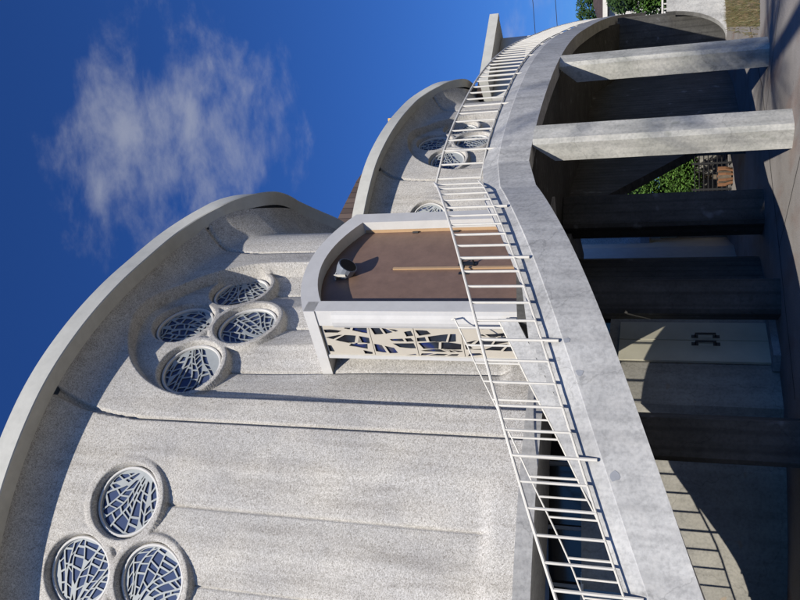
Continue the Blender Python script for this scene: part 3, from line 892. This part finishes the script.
def leaves(mb, c, rad, n, size, q, shape=None):
    for _ in range(n):
        while True:
            v = Vector((q.uniform(-1,1), q.uniform(-1,1), q.uniform(-1,1)))
            if v.length <= 1 and v.length > q.random()*.9: break
        p = Vector(c) + Vector((v.x*rad[0], v.y*rad[1], v.z*rad[2]))
        a = Vector((q.gauss(0,1), q.gauss(0,1), q.gauss(0,1))).normalized(); b = a.orthogonal().normalized()
        s = size*q.uniform(.6,1.4)
        mb.add([p-a*s, p+b*s*.45, p+a*s, p-b*s*.45], [(0,1,2,3)])
def shrub(name, label, cat, blobs, size, n, m, trunk_h, base, group=None, seed=1):
    q = random.Random(seed); root = empty(name, base); tag(root, label, cat, group)
    mb = MB()
    for c, r in blobs: leaves(mb, c, r, n, size, q)
    o = mb.build('crown', m); set_parent(o, root)
    mb = MB(); b = Vector(base)
    mb.tube([b, b+Zv*trunk_h*.5+Vector((.05,.02,0)), b+Zv*trunk_h], [.09,.07,.03], 7)
    for k in range(4):
        a = k*1.6+.3; mb.tube([b+Zv*trunk_h*.5, b+Zv*trunk_h*.8+Vector((math.cos(a)*.3, math.sin(a)*.3, .1))], [.04,.015], 5)
    o = mb.build('trunk', BARK); set_parent(o, root)
    return root
shrub('hedge_tree', 'dense bright green hedge tree seen through the gap under the walkway', 'tree',
      [((4.1,27.8,1.9),(.8,.7,.9)),((3.5,27.7,2.9),(.6,.6,.85)),((4.5,27.9,1.5),(.6,.7,.6)),((3.8,27.8,1.4),(.9,.7,.6))], .055, 2600, LEAFG, 2.2, (3.9,27.9,0), seed=3)
# iron fence under the hedge
fn = empty('iron_fence', (4.4, 26.9, 0)); tag(fn, 'dark iron bar fence standing in front of the green hedge tree', 'fence')
mb = MB()
for z in np.arange(.15, 1.1, .13): mb.tube([(2.6,26.9,z),(5.0,27.0,z)], .018, 5)
o = mb.build('rails', BLACK); set_parent(o, fn)
for x in (2.6, 3.4, 4.2, 5.0):
    mb = MB(); mb.box((x-.03,26.9,0),(x+.03,26.96,1.15)); o = mb.build('post', BLACK); set_parent(o, fn)
# slatted wooden planter
pl = empty('planter', (3.72, 26.5, 0)); tag(pl, 'small orange brown slatted planter standing by the dark fence under the walkway', 'planter')
for k in range(9):
    a = 2*PI*k/9; mb = MB()
    p = Vector((3.72+math.cos(a)*.2, 26.5+math.sin(a)*.2, 0)); q = Vector((3.72+math.cos(a)*.26, 26.5+math.sin(a)*.24, .42))
    mb.tube([p, (p+q)/2+Vector((math.cos(a)*.03, math.sin(a)*.03,0)), q], .04, 5); o = mb.build('slat', WOOD); set_parent(o, pl)
mb = MB(); mb.tube([(3.72,26.5,.05),(3.72,26.5,.40)], [.17,.22], 12); o = mb.build('soil', BARK); set_parent(o, pl)

# white house beyond the end of the walkway
house = empty('white_house', (20.5, 52, 0)); tag(house, 'white house with a pale gutter, partly hidden by bushes beyond the walkway', 'house')
mb = MB(); mb.box((17.2,52,0),(28,60,5.4)); hpart(mb, 'wall', CREAM, house)
mb = MB(); mb.box((16.7,51.5,5.41),(28.5,60.5,5.68)); hpart(mb, 'gutter', WHITE, house)
mb = MB(); mb.hexa([(16.9,51.7,5.69),(28.3,51.7,5.69),(28.3,60.3,5.69),(16.9,60.3,5.69),(19.5,55.5,6.6),(27,55.5,6.6),(27,57,6.6),(19.5,57,6.6)]); hpart(mb, 'roof', SHINGLE, house)
for (x, z0, z1) in ((17.6,3.9,5.1),(19.6,3.9,5.1)):
    mb = MB(); mb.box((x,51.93,z0),(x+1.4,51.99,z1)); w = hpart(mb, 'window', WHITE, house)
    mb = MB(); mb.box((x+.07,51.915,z0+.07),(x+1.33,51.929,z1-.07)); o = mb.build('pane', GLASSD); o.parent = w
shrub('ivy_tree', 'brownish green tree rising behind the white house roof', 'tree', [((20.0,62,5.6),(1.7,1.8,1.6)),((21.6,62,6.7),(2.1,1.6,1.7)),((23.5,62,6.2),(1.8,1.8,2.2))], .16, 2600, LEAFD, 6, (21.5,62,0), seed=5)
bl = ['low dark green bush nearest the walkway end', 'spiky green bush in the middle before the white house', 'small green bush beside the white balcony railing']
for k, (x, y, z) in enumerate(((14.75,41.5,4.0),(14.65,41.8,3.1),(14.7,42.2,2.4))):
    shrub('bush', bl[k], 'bush', [((x,y,z),(.75,.6,.75)),((x+.3,y,z-.6),(.8,.6,.7))], .10, 900, LEAFG if k == 1 else LEAFD, z-.3, (x,y,0), 'bushes in front of the white house', seed=20+k)
# white balustrade in front of the house
wr = empty('garden_railing', (13.6,39.5,0)); tag(wr, 'distant white garden railing with upright bars beyond the abutment', 'railing')
mb = MB(); mb.tube([(12.9,38.9,2.1),(16.5,40.5,2.1)], .05, 6); mb.tube([(12.9,38.9,.9),(16.5,40.5,.9)], .05, 6); mb.tube([(12.9,38.9,1.5),(16.5,40.5,1.5)], .035, 6); o = mb.build('rails', WHITE); set_parent(o, wr)
for k in range(14):
    f = k/13; x = 12.9+3.6*f; y = 38.9+1.6*f; mb = MB(); mb.tube([(x,y,.3),(x,y,2.12)], .035, 5); o = mb.build('baluster', WHITE); set_parent(o, wr)
gp = empty('gate_pillar', (13.2,38.0,0)); tag(gp, 'square beige gate pillar at the foot of the white garden railing', 'pillar')
mb = MB(); mb.box((13.0,38.0,0),(13.9,38.5,.95)); o = mb.build('shaft', CREAMP); set_parent(o, gp)
mb = MB(); mb.box((12.95,37.95,.951),(13.95,38.55,1.05)); o = mb.build('cap', CREAM); set_parent(o, gp)
# overhead wires
for k, (z0, z1, lab) in enumerate(((10.2,9.4,'upper thin overhead wire crossing the sky beyond the wing'),(8.9,8.0,'lower thin overhead wire crossing the sky beyond the wing'))):
    mb = MB(); mb.tube([(10,52,z1),(18,50,(z0+z1)/2-.1),(34,47,z0+1)], .02, 5)
    o = mb.build('overhead_wire', BLACK); tag(o, lab, 'wire')

# tall palm beside the photographer whose shadow falls over the piers and pavement
def palm():
    base = Vector((2.7,-1.9,0)); root = empty('palm_tree', base)
    tag(root, 'tall palm standing behind the camera position, throwing its shadow over pavement and piers', 'tree')
    mb = MB(); mb.tube([base+Vector((.15*math.sin(k*.5), .05*k*.3, k*1.6)) for k in range(11)], [.32-.012*k for k in range(11)], 10)
    top = base+Vector((.1,.2,16.2)); o = mb.build('trunk', BARK); set_parent(o, root)
    q = random.Random(4); mb = MB()
    for f in range(34):
        a = q.uniform(0, 2*PI); el = q.uniform(-.5,1.2); L = q.uniform(2.2,3.0); p = top.copy(); d = Vector((math.cos(a)*math.cos(el), math.sin(a)*math.cos(el), math.sin(el)))
        pts = [p.copy()]
        for k in range(9):
            d = (d+Vector((0,0,-.13))).normalized(); p = p+d*L/9; pts.append(p.copy())
        mb.tube(pts, [.03-.0025*k for k in range(10)], 4)
        for k in range(1, 10):
            for sgn in (-1, 1):
                for h in (0, .5):
                    c = pts[k-1].lerp(pts[k], h+.2); dd = (pts[k]-pts[k-1]).normalized(); sd = dd.cross(Zv).normalized()*sgn
                    tip = c + sd*.55*math.sin(PI*min(1,(k+1)/10.5)) + dd*.22 - Zv*.18
                    mb.add([c-dd*.03, c+dd*.03, tip], [(0,1,2)])
    o = mb.build('crown', LEAFD); set_parent(o, root)
palm()

# ------------------------------------------------------------------ light, sky, camera
SUN_AZ, SUN_EL = R_(6), R_(41)     # azimuth measured so that light travels towards (sin az, cos az)
trav = Vector((math.sin(SUN_AZ)*math.cos(SUN_EL), math.cos(SUN_AZ)*math.cos(SUN_EL), -math.sin(SUN_EL)))
sl = bpy.data.lights.new('sun', 'SUN'); sl.energy = 5.0; sl.angle = R_(.53); sl.color = (1,.955,.88)
so = bpy.data.objects.new('sun', sl); link(so); so.rotation_euler = trav.to_track_quat('-Z', 'Y').to_euler(); so.location = (0,-20,30)
world = bpy.data.worlds.new('World'); scene.world = world; world.use_nodes = True
nt = world.node_tree; bg = nt.nodes['Background']; bg.inputs['Strength'].default_value = .057
sky = N(nt, 'ShaderNodeTexSky'); sky.sky_type = 'NISHITA'; sky.sun_disc = False
sky.sun_elevation = SUN_EL; sky.sun_rotation = math.atan2(-trav.x, -trav.y); sky.altitude = 0
sky.air_density = 1.0; sky.dust_density = .3; sky.ozone_density = 4.0
tc = N(nt, 'ShaderNodeTexCoord')
def vdot(v):
    d = N(nt, 'ShaderNodeVectorMath'); d.operation = 'DOT_PRODUCT'; d.inputs[1].default_value = v
    nt.links.new(tc.outputs['Generated'], d.inputs[0]); return d.outputs['Value']
mp = N(nt, 'ShaderNodeMapping'); mp.inputs['Rotation'].default_value = (0,.6,.4); mp.inputs['Scale'].default_value = (2.2,3.2,5.0); mp.inputs['Location'].default_value = (.3,.1,.2); nt.links.new(tc.outputs['Generated'], mp.inputs['Vector'])
cn = N(nt, 'ShaderNodeTexNoise', Scale=4.0, Detail=10.0, Roughness=.6, Distortion=.15); nt.links.new(mp.outputs[0], cn.inputs['Vector'])
cloud_dirs = [((.180,.815,.55), .970, 1.0, 1.0), ((.34,.94,.10), .985, .999, .7)]
tot = None
for v, a, b, k in cloud_dirs:
    vv = Vector(v).normalized(); d = vdot(tuple(vv))
    mr = N(nt, 'ShaderNodeMapRange'); mr.interpolation_type = 'SMOOTHSTEP'
    mr.inputs['From Min'].default_value = a; mr.inputs['From Max'].default_value = b; mr.inputs['To Max'].default_value = k
    nt.links.new(d, mr.inputs['Value'])
    if tot is None: tot = mr.outputs[0]
    else:
        ad = N(nt, 'ShaderNodeMath'); ad.operation = 'MAXIMUM'; nt.links.new(tot, ad.inputs[0]); nt.links.new(mr.outputs[0], ad.inputs[1]); tot = ad.outputs[0]
m1 = N(nt, 'ShaderNodeMath'); m1.operation = 'MULTIPLY_ADD'; nt.links.new(tot, m1.inputs[0]); m1.inputs[1].default_value = .60; nt.links.new(cn.outputs[0], m1.inputs[2])
mu = N(nt, 'ShaderNodeMapRange'); mu.interpolation_type = 'SMOOTHSTEP'; nt.links.new(m1.outputs[0], mu.inputs['Value'])
mu.inputs['From Min'].default_value = .90; mu.inputs['From Max'].default_value = 1.33; mu.inputs['To Max'].default_value = .52
skyc = mixc(nt, 1.0, sky.outputs[0], (.40,.84,1.70), 'MULTIPLY')
m2 = mixc(nt, mu.outputs[0], skyc, (9,9.3,10))
nt.links.new(m2, bg.inputs['Color'])

cam = bpy.data.cameras.new('camera'); cam.sensor_width = 36; cam.sensor_fit = 'HORIZONTAL'; cam.lens = 36*820/800; cam.clip_end = 2000
co = bpy.data.objects.new('camera', cam); link(co)
th = R_(18.2)
fwd = Vector((0, math.cos(th), math.sin(th))); upv = Vector((0, -math.sin(th), math.cos(th))); rt_ = Vector((1,0,0))
cx, cy, cz = -upv, rt_, -fwd            # the photograph was taken with the camera turned on its side
co.matrix_world = Matrix(((cx.x,cy.x,cz.x,0),(cx.y,cy.y,cz.y,0),(cx.z,cy.z,cz.z,1.8),(0,0,0,1)))
scene.camera = co
scene.view_settings.view_transform = 'Standard'; scene.view_settings.look = 'None'
scene.view_settings.exposure = 0; scene.view_settings.gamma = 1

scene.cycles.diffuse_bounces = 1
